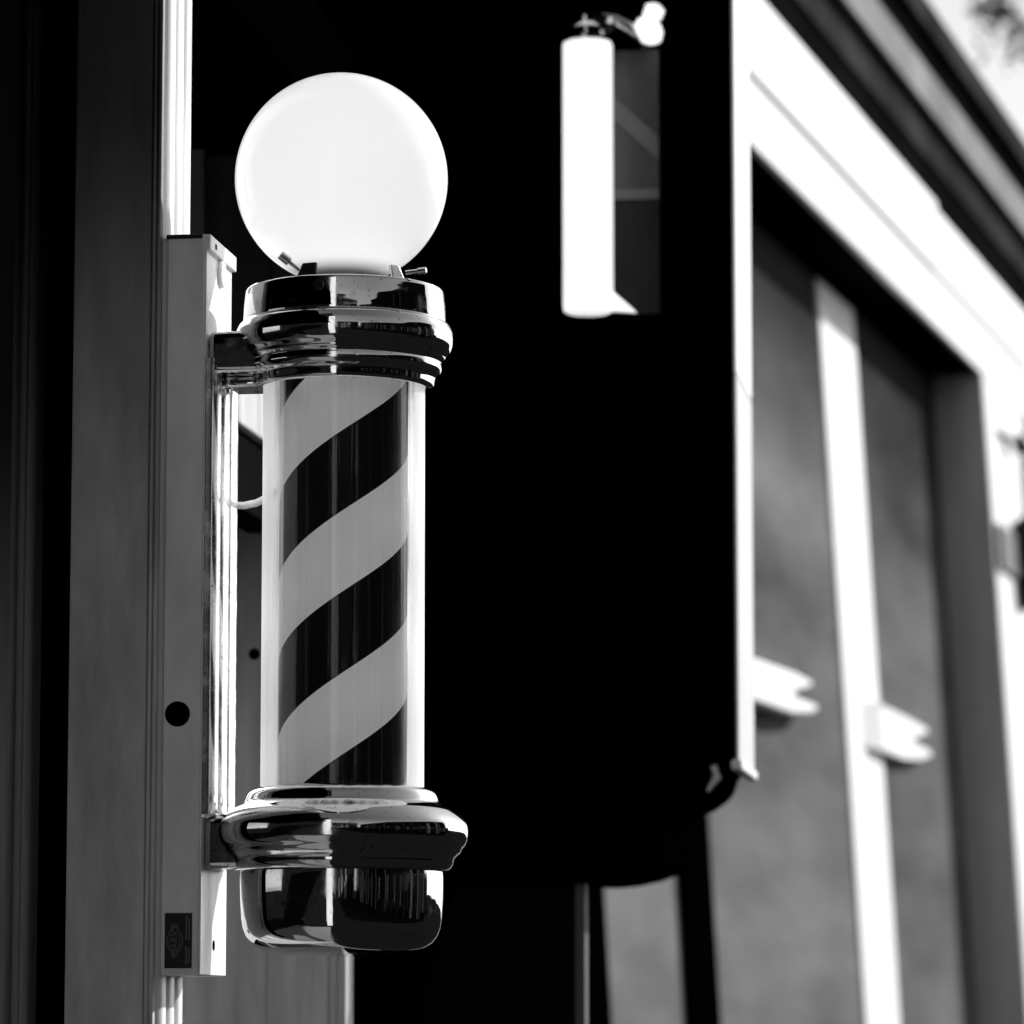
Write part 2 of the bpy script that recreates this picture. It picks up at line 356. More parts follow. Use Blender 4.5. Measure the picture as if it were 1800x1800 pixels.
# mounting box on the shopfront (local x = out from the plate face is -0.124 from the axis)
X0 = -.124; DEP = .036; HW = .0595
def q1(u, v, **k): return F1.on(u, v, **k)
zb_top = F1.on(357, 414, n=0).z - BZ; zb_bot = F1.on(357, 1715, y=-HW).z - BZ
bm = bmesh.new(); box(bm, X0 - DEP + .0005, X0, -HW, HW, zb_bot, zb_top)
mb = obj('mounting_box', bm, M['box_grey'], pole, bevel=.0012)
bm = bmesh.new(); box(bm, X0 + .0001, X0 + .0018, -HW + .001, HW - .001, zb_bot + .0008, zb_top - .0008)
fp = obj('face_plate', bm, M['plate'], mb, bevel=.0006)
# lid strip with a slot along the top of the face
bm = bmesh.new(); box(bm, X0 - .002, X0 + .006, -HW - .002, HW + .001, zb_top - .012, zb_top + .0025)
lid = obj('box_lid', bm, M['plate'], mb, bevel=.0008)
bm = bmesh.new(); box(bm, X0 - DEP - .001, X0 - .0022, -HW - .0015, HW, zb_top - .001, zb_top + .003)
obj('lid_edge', bm, M['black_metal'], mb, bevel=.0006)
bm = bmesh.new(); box(bm, X0 + .0058, X0 + .0064, -.040, -.034, zb_top - .008, zb_top - .003)
obj('lid_slot', bm, M['hole'], lid)
# blank knob on the face, knock-out hole on the side, small screw hole below
zk = F1.on(380, 478, n=0).z - BZ
bm = bmesh.new(); tube(bm, [(X0, .004, zk), (X0 + .004, .004, zk), (X0 + .0055, .004, zk), (X0 + .006, .004, zk)], [.014, .014, .012, .008], 24)
obj('knockout_cap', bm, M['plate'], fp, smooth=True, angle=40)
h = F1.on(312, 1255, y=-HW)
bm = bmesh.new(); tube(bm, [(h.x - .124, -HW + .004, h.z - BZ), (h.x - .124, -HW - .0006, h.z - BZ)], .0119, 32)
obj('knockout_hole', bm, M['hole'], mb)
h = F1.on(372, 1662, n=0)
bm = bmesh.new(); tube(bm, [(X0, h.y, h.z - BZ), (X0 + .0022, h.y, h.z - BZ)], .0048, 20)
obj('screw_hole', bm, M['hole'], fp)
# maker's label on the side of the box: black foil with an oval emblem, lettering turned on end
a = F1.on(290, 1605, y=-HW); b = F1.on(337, 1702, y=-HW)
lx0, lx1, lz0, lz1 = a.x - .124, b.x - .124, b.z - BZ, a.z - BZ
bm = bmesh.new(); box(bm, lx0, lx1, -HW - .0007, -HW - .0001, lz0, lz1)
lab = obj('maker_label', bm, M['label'], mb)
ym = -HW - .0010
cx = lx0 + (lx1 - lx0) * .37; cz = lz0 + (lz1 - lz0) * .50; LW = lx1 - lx0; LH = lz1 - lz0
bm = bmesh.new()
def oval(bm, rx, rz, w, y):
    n = 40; A = []; B = []
    for i in range(n):
        t = 2 * PI * i / n; k = 1 + .10 * math.cos(4 * t)
        A.append(bm.verts.new((cx + rx * k * math.cos(t), y, cz + rz * k * math.sin(t)))); B.append(bm.verts.new((cx + (rx - w) * k * math.cos(t), y, cz + (rz - w) * k * math.sin(t))))
    for i in range(n): bm.faces.new((A[i], A[(i + 1) % n], B[(i + 1) % n], B[i]))
oval(bm, LW * .28, LH * .28, .0009, ym); oval(bm, LW * .19, LH * .24, .0006, ym)
for z0, z1, x in ((.06, .40, .80), (.52, .95, .80), (.10, .36, .90), (.50, .9, .90)):
    box(bm, lx0 + LW * x - .0007, lx0 + LW * x + .0007, ym - .0001, ym, lz0 + LH * z0, lz0 + LH * z1)
obj('label_emblem', bm, M['label_ink'], lab)
tx = bpy.data.curves.new('emblem_text', 'FONT'); tx.body = 'MARVY'; tx.size = .0108; tx.align_x = 'CENTER'; tx.align_y = 'CENTER'
to = bpy.data.objects.new('tmp_text', tx); C.objects.link(to)
bpy.context.view_layer.update()
me = bpy.data.meshes.new_from_object(to.evaluated_get(bpy.context.evaluated_depsgraph_get())); bpy.data.objects.remove(to); me.materials.append(M['label_ink'])
lt = bpy.data.objects.new('label_lettering', me); link(lt, lab)
# letters read upward: text x -> +z, text y -> -x, facing -y
lt.matrix_local = Matrix(((0, -1, 0, cx), (0, 0, -1, ym - .0001), (1, 0, 0, cz), (0, 0, 0, 1))) @ Matrix.Diagonal((.86, .75, 1, 1))

# fluted rail between the two arms
zr0 = F1.on(385, 1436, n=.006).z - BZ; zr1 = F1.on(385, 640, n=.006).z - BZ
bm = bmesh.new(); pts = []
for k in range(3):
    w = 2 * HW / 3; y0 = -HW + k * w
    for i in range(13):
        t = PI * i / 12
        pts.append((.003 + .0095 * math.sin(t) ** .8 if 0 < i < 12 else .003, y0 + w * (.02 + .96 * (1 - math.cos(t)) / 2)))
pts = [(.0019, -HW)] + pts + [(.0019, HW)]
prism(bm, pts, zr0, zr1, lambda p, q, a: (X0 + p, q, a))
obj('fluted_rail', bm, M['rail'], pole, smooth=True, angle=50)
# arms
def arm(v0, v1, w, r_end):
    zc0, zc1 = Z(v1), Z(v0); bm = bmesh.new()
    pts = []
    for x, hw in ((X0 + .0019, w), (X0 + .028, w), (X0 + .045, w * 1.02), (-.02, w * 1.0)): pts.append((x, hw))
    poly = pts + [(x, -hw) for x, hw in pts[::-1]]
    prism(bm, poly, zc0, zc1, lambda p, q, a: (p, q, a))
    return obj('arm', bm, M['chrome'], pole, bevel=.007, seg=4, smooth=True, angle=40)
arm(592, 664, .052, 0); arm(1437, 1530, .050, 0)
bm = bmesh.new(); box(bm, X0 + .012, X0 + .05, -.022, .03, Z(682), Z(663)); obj('arm_lug', bm, M['chrome'], pole, bevel=.004, seg=3, smooth=True)
for s_ in (-.04, -.02):
    bm = bmesh.new(); tube(bm, [(X0 + .022 + (s_ + .04) * .5, s_, Z(1440)), (X0 + .022 + (s_ + .04) * .5, s_, Z(1434)), (X0 + .022 + (s_ + .04) * .5, s_, Z(1432))], [.006, .006, .003], 14)
    obj('arm_screw', bm, M['chrome'], pole, smooth=True)
# cable from the rail to the tube
bm = bmesh.new(); za = F1.on(415, 885, n=.01).z - BZ
tube(bm, [(X0 + .004, .0615, za), (X0 + .016, .058, za - .001), (X0 + .030, .048, za), (X0 + .044, .032, za + .003), (X0 + .058, .014, za + .007), (X0 + .068, 0, za + .011)], .0036, 12)
obj('cable', bm, M['cable'], pole, smooth=True)

# ------------------------------------------------------------------ the near shopfront
NP = -DEP                         # street face of the near pilaster
ZT = 2.66                         # underside of the unseen ceiling added to shade the lobby
shop = empty('shopfront', F1.world(0, 0, 0), -AZ1, 'dark timber shopfront with fluted white pilaster behind the barber pole', 'shopfront')
nL = F1.on(126, 900, y=-HW).x; nbead = F1.on(262, 900, y=-HW).x
print('pilaster n', nL, nbead)
bm = bmesh.new(); box(bm, nL, nbead, -HW - .004, .05, 0, ZT)
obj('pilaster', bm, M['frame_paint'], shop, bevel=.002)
# moulded corner bead: two rounds along the near edge
bm = bmesh.new(); pts = []
w = (NP - .006) - nbead
for k in range(2):
    for i in range(9):
        t = PI * i / 8; pts.append((nbead + .0005 + w * (k + (1 - math.cos(t)) / 2) / 2, -HW - .0005 - (.0055 if k == 0 else .004) * math.sin(t)))
pts = [(nbead + .0005, -HW + .03)] + pts + [(nbead + .0005 + w, -HW + .03)]
prism(bm, pts, 0, ZT, lambda p, q, a: (p, q, a))
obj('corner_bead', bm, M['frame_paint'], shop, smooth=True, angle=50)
# fluted street face
bm = bmesh.new(); pts = [(NP - .03, -HW + .002)]; YS = (-HW + .002, .050); fl = 3; ww = (YS[1] - YS[0]) / fl
for k in range(fl):
    y = YS[0] + k * ww
    pts += [(NP - .007, y), (NP - .004, y + .004), (NP - .001, y + .008), (NP, y + .014), (NP, y + ww - .012), (NP - .001, y + ww - .006), (NP - .005, y + ww - .003), (NP - .007, y + ww - .001)]
pts += [(NP - .007, YS[1]), (NP - .03, YS[1])]
prism(bm, pts, 0, ZT + .3, lambda p, q, a: (p, q, a))
obj('fluted_face', bm, M['white_gloss'], shop, smooth=True, angle=30)
# window frame to the left with moulding, then glass
f0 = F1.on(20, 900, y=.02); f1 = F1.on(62, 900, y=.02)
bm = bmesh.new(); pts = []
for k, (a_, b_, dpt) in enumerate(((0, .28, .010), (.28, .62, .002), (.62, 1, .008))):
    for i in range(7):
        t = PI * i / 6; pts.append((f0.x + (f1.x - f0.x) * (a_ + (b_ - a_) * (1 - math.cos(t)) / 2), .02 - dpt * math.sin(t)))
pts = [(f0.x, .06)] + pts + [(f1.x, .06)]
prism(bm, pts, 0, ZT, lambda p, q, a: (p, q, a))
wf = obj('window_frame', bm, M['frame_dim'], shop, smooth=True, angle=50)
bm = bmesh.new(); box(bm, f0.x - 1.6, f0.x + .004, .036, .042, .5, ZT)
obj('window_pane', bm, paint('lobby window glass', .4, .4, .3, var=.4, scale=(2, 2, .8), top_shade=(1.75, 2.2, .03)), shop)  # ceiling shade painted into the upper glass
bm = bmesh.new(); box(bm, f1.x, nL - .0005, .05, .09, 0, ZT); obj('dark_jamb', bm, M['black'], shop)
bm = bmesh.new(); box(bm, -2.9, -.02, -3.0, 2.8, .002, .04); obj('bounce_floor', bm, paint('pale bounce floor', .34, .6, .3, var=.15, scale=(2, 2, 2)), shop)  # unseen pale floor added to bounce sunlight up onto the shopfront
# lobby: unseen ceiling added to shade the column top, side wall and back of the doorway
bm = bmesh.new(); box(bm, -3.0, NP - .02, -2.6, 3.2, ZT + .001, ZT + .12); obj('shade_ceiling', bm, M['black'], shop)
# far return of the doorway
yR = F1.on(610, 1300, n=-.06).y
nA = F1.on(394, 1300, y=yR).x; nB = F1.on(471, 1300, y=yR).x; nC = F1.on(610, 1300, y=yR).x
print('return', yR, nA, nB, nC)
M['jamb0'] = paint('dull door paint', .12, .6, .2, var=.3)
M['return'] = paint('grey door lining', .55, .5, .3, var=.35, scale=(25, 25, 3), bump=.15, bscale=(80, 80, 6), top_shade=(1.85, 2.35, .05))  # upper part painted dark for the shade in the doorway
bm = bmesh.new(); box(bm, nA - .25, nB - .001, yR + .012, yR + .06, 0, ZT); rt = obj('door_lining', bm, M['return'], shop, bevel=.002)
bm = bmesh.new(); box(bm, nB, nC - .0205, yR, yR + .06, 0, ZT)
pts = [(nC - .020, yR + .06), (nC - .020, yR + .001)]
rt2 = obj('door_lining', bm, M['return'], shop, bevel=.003)
bm = bmesh.new(); pts = []
for k in range(2):
    for i in range(7):
        t = PI * i / 6; pts.append((nC - .020 + .010 * (k + (1 - math.cos(t)) / 2), yR - .004 * math.sin(t)))
prism(bm, [(nC - .02, yR + .05)] + pts + [(nC, yR + .05)], 0, ZT, lambda p, q, a: (p, q, a)); obj('corner_bead', bm, M['return'], shop, smooth=True)
h = F1.on(447, 1150, y=yR + .012)
bm = bmesh.new(); tube(bm, [(h.x, yR + .02, h.z), (h.x, yR + .0112, h.z)], .0072, 20); obj('bolt_hole', bm, M['hole'], rt)
yp_ = yR - .02
q_ = [F1.on(u, v, y=yp_) for u, v in ((318, 100), (337, 108), (357, 142), (359, 1500), (318, 1500))]
bm = bmesh.new(); prism(bm, [(p.x, p.z) for p in q_], 0, .012, lambda p, q, a: (p, yp_ + a, q)); obj('door_panel', bm, M['jamb0'], shop, bevel=.002)
# deep dark doorway behind
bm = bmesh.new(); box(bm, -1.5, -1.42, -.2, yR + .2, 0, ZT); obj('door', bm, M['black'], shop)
# black frontage between the doorway and the bay
zA = 3.6
YB = 1.68                         # how far down the wall the black bay stands
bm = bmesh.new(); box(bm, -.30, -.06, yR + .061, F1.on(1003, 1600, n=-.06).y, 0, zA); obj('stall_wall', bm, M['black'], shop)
# white transom rail over the door, seen between rail and tube
zt0 = F1.on(440, 757, n=-.13).z
bm = bmesh.new(); box(bm, -.19, -.13, .075, yR - .003, zt0, zt0 + .075); obj('transom_rail', bm, M['white_gloss'], shop, bevel=.003)
bm = bmesh.new(); box(bm, -.185, -.14, .075, yR - .006, zt0 - .09, zt0 - .0005); obj('transom_board', bm, M['dark_soffit'], shop, bevel=.003)

# the same frontage running on behind the photographer (it is what the chrome mirrors)
back = empty('terrace_house', F1.world(0, -9, 0), -AZ1, 'neighbouring dark terrace frontage with white pilasters behind the photographer', 'building')
bm = bmesh.new(); box(bm, -6, -.30, -22, 5.6, 0, 7); obj('wall', bm, M['dark_brick'], back)
for yy in (4.9, 1.6, -2.5, -8):
    bm = bmesh.new(); box(bm, -.299, .10, yy, yy + .45, 0, 4.2); obj('pilaster', bm, M['white_wall'], back)
for yy in (2.3, -1.7, -6.5):
    bm = bmesh.new(); box(bm, -.299, -.24, yy, yy + 2.2, .5, 3.4); obj('window', bm, M['glass_dark'], back)

# ------------------------------------------------------------------ projecting bay
bay = empty('projecting_bay', F1.world(0, YB, 0), -AZ1, 'black projecting bay with white street edge and stepped moulded underside', 'bay')
def qb(u, v):
    p = F1.on(u, v, y=YB); return (p.x, p.z)
poly = [(700, -420), (1281, -420), (1281, 0), (1293, 1336), (1284, 1343), (1272, 1347), (1268, 1360), (1262, 1378), (1250, 1392), (1228, 1408), (1200, 1421), (1174, 1430),
        (1165, 1436), (1166, 1512), (1176, 1519), (1160, 1526), (1130, 1538), (1090, 1547), (1050, 1551), (1006, 1550), (700, 1550)]
bm = bmesh.new(); prism(bm, [qb(*p) for p in poly], 0, .27, lambda p, q, a: (p, a, q))
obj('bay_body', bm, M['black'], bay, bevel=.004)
# white street edge board
t0, b0 = qb(1281, -420), qb(1293, 1334)
e = qb(1288.5, 800)
zj = qb(1288, 652)[1]
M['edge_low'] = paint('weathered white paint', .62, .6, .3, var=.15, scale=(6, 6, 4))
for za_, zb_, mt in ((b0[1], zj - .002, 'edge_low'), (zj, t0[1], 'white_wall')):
    bm = bmesh.new()
    box(bm, 0, .004, .002, .275, za_, zb_, f=lambda x, y, z: (b0[0] + (t0[0] - b0[0]) * (z - b0[1]) / (t0[1] - b0[1]) + x + .0005, y, z))
    obj('edge_board', bm, M[mt], bay, bevel=.003)
bm = bmesh.new(); c0 = qb(1276, 1350); box(bm, b0[0] - .006, b0[0] + .009, -.002, .275, b0[1] - .014, b0[1] - .001); obj('edge_drip', bm, M['white_wall'], bay, bevel=.003)
bm = bmesh.new(); a_ = qb(1256, 1362); tube(bm, [(a_[0], -.006, a_[1] + .012), (a_[0] + .004, -.006, a_[1] - .004), (a_[0] - .009, -.006, a_[1] - .022)], [.005, .006, .002], 10); obj('corbel_bead', bm, M['white_gloss'], bay, smooth=True)
# side window
a_, b_ = qb(1072, 92), qb(1160, 552)
bm = bmesh.new(); box(bm, a_[0], b_[0], -.006, -.0005, qb(1075, 352)[1], a_[1]); sw = obj('side_window', bm, M['dim_pane'], bay)
bm = bmesh.new(); p_, r_ = qb(1075, 185), qb(1160, 262)
wz = .016
prism(bm, [(a_[0], p_[1] + wz), (b_[0], r_[1] + wz), (b_[0], r_[1] - wz), (a_[0], p_[1] - wz)], -.010, -.0065, lambda p, q, a: (p, a, q)); obj('reflection_bar', bm, M['dim_bar'], sw)  # bars standing in for dim reflections in the glass
p_ = qb(1075, 345); bm = bmesh.new(); box(bm, a_[0], b_[0], -.010, -.0065, p_[1] - .007, p_[1] + .007); obj('reflection_bar', bm, M['dim_bar'], sw)
bm = bmesh.new(); box(bm, a_[0], b_[0], -.006, -.0005, b_[1], qb(1075, 353)[1]); obj('lower_pane', bm, paint('lower dark glass', .012, .5, .2, var=.4), sw)
# below the window: lighter pendant pieces under the bay
bm = bmesh.new(); a_, b_ = qb(1008, 1553), qb(1026, 1810); box(bm, a_[0], b_[0], .02, .05, 0, a_[1]); obj('post', bm, M['jamb0'], bay)

# ------------------------------------------------------------------ fluted opal lamp on the bay
LY = YB - .075
la, lb = F1.on(1033, 76, y=LY), F1.on(1033, 552, y=LY)
lr = (F1.on(1076, 300, y=LY).x - F1.on(990, 300, y=LY).x) / 2
lamp = empty('cylinder_lamp', F1.world(la.x, LY, lb.z), -AZ1, 'white fluted opal cylinder lamp with dark cap on the black bay', 'wall lamp')
bm = bmesh.new(); n = 120; H = la.z - lb.z
prf = [(.2, .004), (.8, .001), (.97, .004), (1, .012), (1, H - .004), (.96, H)]
rings = []
for rr_, z in prf:
    rings.append([bm.verts.new((lr * rr_ * (1 + .035 * abs(math.sin(5 * 2 * PI * i / n / 1.0))) * math.cos(2 * PI * i / n), lr * rr_ * (1 + .035 * abs(math.sin(5 * 2 * PI * i / n))) * math.sin(2 * PI * i / n), z)) for i in range(n)])
for A, B in zip(rings, rings[1:]):
    for i in range(n): bm.faces.new((A[i], A[(i + 1) % n], B[(i + 1) % n], B[i]))
bm.faces.new(rings[0][::-1]); bm.faces.new(rings[-1])
obj('shade', bm, M['opal2'], lamp, smooth=True, angle=50)
bm = bmesh.new(); lathe(bm, [(lr * .9, H - .002), (lr * 1.0, H + .005), (lr * .85, H + .013), (lr * 1.2, H + .021), (lr * 1.25, H + .029), (lr * .7, H + .039), (lr * .2, H + .044), (.001, H + .045)], 32)
obj('cap', bm, M['chrome'], lamp, smooth=True)
bm = bmesh.new(); tube(bm, [(lr * .1, -.012, H + .036), (lr * 1.2, -.012, H + .029), (lr * 2.0, .0, H + .014), (lr * 2.2, .02, H + .012), (lr * 2.2, .074, H + .012)], [.006, .007, .009, .009, .009], 12)
obj('arm', bm, M['chrome'], lamp, smooth=True)
dx = F1.on(1145, 60, y=LY).x - la.x; dz = F1.on(1145, 60, y=LY).z - lb.z
bm = bmesh.new(); tube(bm, [(dx - .018, -.014, dz + .014), (dx - .010, -.014, dz + .009), (dx + .001, -.014, dz - .002), (dx + .008, -.014, dz - .010), (dx + .012, -.014, dz - .015)], [.007, .014, .018, .013, .004], 16)
tube(bm, [(dx - .007, -.014, dz + .011), (dx + .004, -.014, dz + .025), (dx + .007, -.014, dz + .033), (dx + .009, -.014, dz + .038)], [.008, .014, .014, .006], 16)
obj('lever_joint', bm, M['opal2'], lamp, smooth=True)
bm = bmesh.new(); prism(bm, [(lr * .98, .004), (lr * 1.95, .001), (lr * .98, .030)], -.008, .008, lambda p, q, a: (p, a, q)); obj('foot', bm, M['opal2'], lamp)
bm = bmesh.new(); box(bm, lr * -.5, lr * .5, .03, .074, .05, .09); obj('wall_bracket', bm, M['black_metal'], lamp)

# ------------------------------------------------------------------ the far white-fronted building (its front leans back a little: old battered timber front)
far = empty('timber_shop', F2.world(0, 0, 0), -AZ2, 'pale shop building with white fascia and posts down the street', 'shop building')
def q2(u, v, n=0.0): return F2.on(u, v, n=n)
fz0 = q2(1313, 245).z; fz1 = q2(1335, 0).z
fzm = q2(1313, 128).z
LEAN = .056
REC = -.16
def lean(x, y, z): return (x + max(0, fz0 - z) * LEAN, y, z)
yW0 = q2(1000, 900, REC).y; yE = q2(1729, 660).y
YEND = yE + 6
print('far', fz0, fz1, fzm, yW0, yE)
bm = bmesh.new(); box(bm, -.02, .0, yW0 - 1, YEND, fz0, fzm - .0005); obj('fascia_board', bm, M['white_wall'], far, bevel=.004)
yj = q2(1640, 345).y
bm = bmesh.new(); box(bm, -.12, .012, yW0 - 1, yj, fzm, fz1); obj('fascia', bm, M['white_wall'], far, bevel=.006)
bm = bmesh.new(); box(bm, -.12, .009, yj + .004, YEND, fzm, fz1 - .018); obj('fascia', bm, M['white_wall'], far, bevel=.006)
bm = bmesh.new(); box(bm, REC - .2, -.0205, yW0 - 1, YEND, fz0 + .031, fz0 + .06); obj('soffit', bm, M['dark_soffit'], far)
# cornice: near-flat bands above the fascia, dark ones painting the shaded soffits
def at_ratio(u0, D):              # height at which a level edge through (u0, top of photo) lies, D from the eye plane
    t = F2.on(u0, 0, n=2.0 - 0 - D - 0 if False else (F2.loc(EYE).x - D)); return t.z
e = F2.loc(EYE).x
z1 = fz1
def nfor(u0, z):                  # how far out a level edge at height z must be to show at (u0, 0)
    d = ray(u0, 0); dl = Vector((d.dot(F2.N), d.dot(F2.W), d.z)); t = (z - CAMZ) / d.z
    return F2.loc(EYE).x + dl.x * t
def zfor(u0, n): return F2.on(u0, 0, n=n).z
cy0, cy1 = yW0 - 1, YEND
lv = [(fz1 - .03, .004, 'cornice', 'frieze_shade'), (zfor(1405, .02), .016, 'cornice_mid', 'frieze_moulding'), (zfor(1445, .012), .010, 'cornice', 'frieze_shade'),
      (zfor(1486, .03), .030, 'cornice_grey', 'cornice_moulding'), (zfor(1537, .02), .016, 'cornice', 'frieze_shade'), (zfor(1597, .05), .050, 'cornice_mid', 'gutter'), (zfor(1632, .05), 0, '', '')]
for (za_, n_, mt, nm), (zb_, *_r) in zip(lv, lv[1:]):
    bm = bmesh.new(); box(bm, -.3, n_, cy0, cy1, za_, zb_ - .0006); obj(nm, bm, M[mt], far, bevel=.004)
z4 = lv[-1][0]
bm = bmesh.new(); box(bm, -4, -.301, cy0, cy1, fz0 + .061, z4); obj('wall', bm, M['grey_wall'], far)
# recessed wall behind panes
bm = bmesh.new(); box(bm, -.34, -.2505, yW0 - 1, YEND, 0, fz0 + .02, f=lean); obj('back_wall', bm, M['grey_wall'], far)
# posts
zH = q2(1468, 515, REC).z
pA0, pA1 = q2(1436, 520, REC).y, q2(1499, 520, REC).y
bm = bmesh.new(); box(bm, REC - .02, REC, pA0, pA1, 0, zH, f=lean); obj('post', bm, M['white_wall'], far, bevel=.01)
bm = bmesh.new(); box(bm, REC - .019, -.001, yE, q2(1790, 1020).y + .15, 0, fz0 - .0005, f=lean); obj('corner_post', bm, M['white_wall'], far, bevel=.008)
bm = bmesh.new(); box(bm, REC - .02, REC - .004, yW0 - .8, yE - .001, zH + .0005, fz0 + .029, f=lean); obj('shade_board', bm, M['dark_soffit'], far)  # dark board painting in the shadow under the fascia
bm = bmesh.new(); box(bm, REC - .018, -.004, yE - .014, yE - .001, 0, fz0 - .001, f=lean); obj('jamb_lining', bm, M['jamb'], far)
# panes
yp0 = q2(1268, 1700, REC + LEAN * (fz0 - 1.75)).y
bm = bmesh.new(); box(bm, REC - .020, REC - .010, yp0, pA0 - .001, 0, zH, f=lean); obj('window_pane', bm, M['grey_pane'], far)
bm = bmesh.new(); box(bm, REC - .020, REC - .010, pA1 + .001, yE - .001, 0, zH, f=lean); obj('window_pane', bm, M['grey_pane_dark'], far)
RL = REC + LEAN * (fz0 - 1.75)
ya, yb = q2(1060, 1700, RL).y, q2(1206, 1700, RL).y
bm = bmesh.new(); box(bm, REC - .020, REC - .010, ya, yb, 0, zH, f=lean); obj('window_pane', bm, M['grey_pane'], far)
yc = q2(1268, 1700, RL + .02).y
bm = bmesh.new(); box(bm, REC - .0195, REC + .01, yb + .001, yc - .001, 0, zH, f=lean); obj('dark_post', bm, M['black'], far)
bm = bmesh.new(); box(bm, REC - .0195, REC + .01, yW0 - .8, ya - .001, 0, zH, f=lean); obj('dark_post', bm, M['black'], far)
# moulded sill boards with a notched end
def sill(pts, out):
    bm = bmesh.new(); q = [F2.on(u, v, n=REC + LEAN * (fz0 - 2.4) + out) for u, v in pts]
    ym_ = min(p.y for p in q)
    prism(bm, [(p.y, p.z) for p in q], .0, out, lambda p, qq, a: (REC + LEAN * (fz0 - qq) - .003 + a, p + (.17 if a > 0 and p < ym_ + .02 else 0), qq))
    obj('sill', bm, M['white_wall'], far, bevel=.006)
sill([(1535, 1228), (1550, 1236), (1606, 1264), (1634, 1281), (1636, 1287), (1612, 1296), (1606, 1302), (1618, 1310), (1638, 1320), (1640, 1328), (1620, 1335), (1592, 1335), (1552, 1317), (1535, 1310)], .035)
sill([(1262, 1134), (1300, 1148), (1318, 1152), (1405, 1183), (1434, 1199), (1432, 1206), (1405, 1214), (1398, 1221), (1410, 1229), (1436, 1238), (1442, 1247), (1428, 1254), (1395, 1254), (1315, 1226), (1262, 1207)], .055)
# upper-right: grey reveal beyond the corner post
bm = bmesh.new(); box(bm, -.1, -.012, q2(1790, 1020).y + .151, YEND, 0, fz0 - .0006, f=lean); obj('side_wall', bm, M['grey_wall'], far)

# ------------------------------------------------------------------ a thin tree beyond the roof
tb = EYE + ray(1900, 0) * 26
tree = empty('street_tree', (tb.x, tb.y, 0), 0, 'thin leafy street tree showing above the cornice at the top right corner', 'tree')
M['bark'] = paint('bark', .06, .9, .1); M['leaf'] = paint('leaves', .07, .7, .2, var=.4)
bm = bmesh.new(); tube(bm, [(0, 0, -.12), (.05, 0, 3), (-.05, .1, tb.z - .6), (.1, 0, tb.z + .8)], [.14, .11, .08, .03], 10)
for dx_, dz_ in ((-.55, .05), (-.35, -.3), (.5, .3), (-.5, .6), (.3, 1.0)):
    tube(bm, [(0, .05, tb.z - .7), (dx_ * .6, .05, tb.z - .2 + dz_ * .5), (dx_, .05, tb.z + dz_)], [.05, .03, .012], 6)
obj('trunk', bm, M['bark'], tree, smooth=True)
bm = bmesh.new(); rnd = random.Random(8)
for dx_, dz_, rr_, nn in ((-.56, -.02, .16, 70), (-.40, -.26, .15, 60), (-.30, .35, .35, 120), (.35, .3, .5, 260), (.1, .9, .6, 320), (-.6, .75, .3, 120), (.6, 1.1, .5, 220)):
    for _ in range(nn):
        p = Vector((rnd.gauss(0, 1), rnd.gauss(0, 1), rnd.gauss(0, 1))) * rr_ * .55 + Vector((dx_, .05, tb.z + dz_))
        a1 = Vector((rnd.uniform(-1, 1), rnd.uniform(-1, 1), rnd.uniform(-1, 1))).normalized(); a2 = a1.orthogonal().normalized(); L_ = rnd.uniform(.04, .07)
        bm.faces.new([bm.verts.new(p + v) for v in (a1 * L_, a2 * L_ * .45, -a1 * L_, -a2 * L_ * .45)])
obj('crown', bm, M['leaf'], tree)

# ------------------------------------------------------------------ dark lantern at the right edge
ln = q2(1795, 780, .05)
lan = empty('street_lantern', F2.world(.05, ln.y, 0), -AZ2, 'dark lantern and ball finial on the white corner post at the right edge', 'lantern')
sc_ = 10.9 / F * 1.0
Zl = lambda v: F2.on(1795, v, n=.05).z
bm = bmesh.new(); lathe(bm, [(.001, Zl(799)), (.022, Zl(795)), (.032, Zl(780)), (.022, Zl(766)), (.001, Zl(762))], 24); obj('ball_finial', bm, M['black_metal'], lan, smooth=True)
bm = bmesh.new(); tube(bm, [(-.045, -.30, Zl(776)), (0, 0, Zl(780))], .012, 12); obj('bracket', bm, M['dim_bar'], lan, smooth=True)
bm = bmesh.new(); lathe(bm, [(.001, Zl(905)), (.03, Zl(912)), (.045, Zl(930)), (.048, Zl(985)), (.05, Zl(1050)), (.02, Zl(1070)), (.001, Zl(1072))], 24, cx=.01); obj('lantern_body', bm, M['black_metal'], lan, smooth=True)
bm = bmesh.new(); tube(bm, [(.01, 0, Zl(905)), (.0, 0, Zl(795))], .008, 8); obj('stem', bm, M['black_metal'], lan)
ys0 = q2(1735, 980, .0).y
bm = bmesh.new(); box(bm, -.06, -.035, ys0 + .02, ln.y + .2, Zl(1020), Zl(945), f=lambda x, y, z: (x + (fz0 - z) * LEAN, y - ln.y, z)); obj('strap', bm, M['grey_wall'], lan)

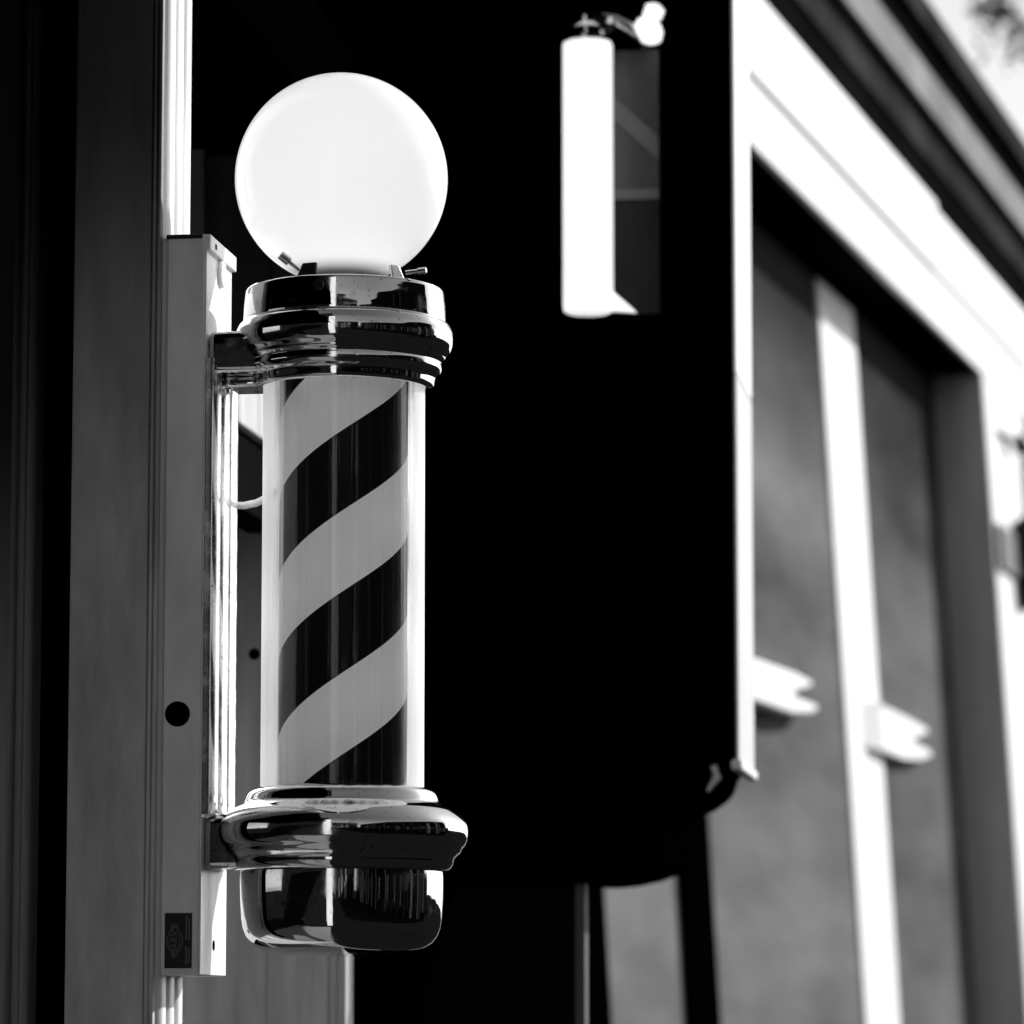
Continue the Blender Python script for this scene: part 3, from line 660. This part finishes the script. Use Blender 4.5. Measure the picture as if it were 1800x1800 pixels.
# ------------------------------------------------------------------ across the street, and at the end of it behind the photographer
M['dull_stone'] = paint('dull stone', .12, .9, 0, var=.4)
M['pale_stone'] = paint('pale stone', .45, .8, .1, var=.3, scale=(4, 4, 1))
opp = empty('terrace_house', F1.world(11, -6, 0), -AZ1, 'dark brick terrace with pale pilasters and tall windows across the street', 'building')
bm = bmesh.new(); box(bm, 0, 6, -16, 12, -.12, 6.5); obj('wall', bm, M['dark_brick'], opp)
y = -15.6
while y < 11:
    wd = random.choice((.12, .2, .35, .6)); h = random.uniform(3.2, 6.2)
    bm = bmesh.new(); box(bm, -.06, -.001, y, y + wd, 0, h); obj('pilaster', bm, M[random.choice(('pale_stone', 'pale_stone', 'dull_stone'))], opp)
    gp = random.choice((.5, .9, 1.6, 3.2))
    if gp > 1.2:
        bm = bmesh.new(); box(bm, -.03, -.001, y + wd + .1, y + wd + gp - .15, .7, 3.0); obj('window', bm, M['glass_dark'], opp)
    y += wd + gp
end = empty('terrace_house', F1.world(1.5, -24, 0), -AZ1, 'dark gabled house closing the street behind the photographer', 'building')
bm = bmesh.new(); box(bm, -1, 9.4, -6, 0, -.12, 9.0); obj('wall', bm, M['dark_brick'], end)
x = -.6
while x < 9:
    wd = random.choice((.05, .09, .16, .3)); h = random.uniform(2.6, 7.8)
    bm = bmesh.new(); box(bm, x, x + wd, .001, .08, random.choice((0, 0, 1.0)), h); obj('pilaster', bm, M['pale_stone'], end)
    x += wd + random.choice((.2, .3, .9, 1.7))
# ------------------------------------------------------------------ sun, sky, camera
S = (F1.N * 1.0 + F1.W * 1.4 + Vector((0, 0, .8))).normalized()
sd = bpy.data.lights.new('sun', 'SUN'); sd.energy = 5.0; sd.angle = math.radians(.53); sd.color = (1, 1, 1)
so = bpy.data.objects.new('sun', sd); C.objects.link(so); so.rotation_euler = S.to_track_quat('Z', 'Y').to_euler(); so.location = (3, 3, 6)
w = bpy.data.worlds.new('World'); sc.world = w; w.use_nodes = True; nt = w.node_tree; nt.nodes.clear()
sky = nt.nodes.new('ShaderNodeTexSky'); sky.sky_type = 'NISHITA'; sky.sun_disc = False
sky.sun_elevation = math.asin(S.z); sky.sun_rotation = math.atan2(S.x, S.y)
bw = nt.nodes.new('ShaderNodeRGBToBW'); bg = nt.nodes.new('ShaderNodeBackground'); wo = nt.nodes.new('ShaderNodeOutputWorld')
nt.links.new(sky.outputs[0], bw.inputs[0]); nt.links.new(bw.outputs[0], bg.inputs[0]); bg.inputs[1].default_value = .15
nt.links.new(bg.outputs[0], wo.inputs[0])

cd = bpy.data.cameras.new('camera'); cd.sensor_width = 36; cd.lens = F / 1800 * 36; cd.clip_start = .05; cd.clip_end = 2000
cd.dof.use_dof = True; cd.dof.focus_distance = 3.88; cd.dof.aperture_fstop = (cd.lens / 1000) / .0190; cd.dof.aperture_blades = 0
co = bpy.data.objects.new('camera', cd); C.objects.link(co); co.location = EYE; co.rotation_euler = (PI / 2 + PITCH, 0, 0)
sc.camera = co
sc.view_settings.view_transform = 'Standard'; sc.view_settings.look = 'None'; sc.view_settings.exposure = 0; sc.view_settings.gamma = 1
sc.cycles.max_bounces = 10; sc.cycles.transparent_max_bounces = 12
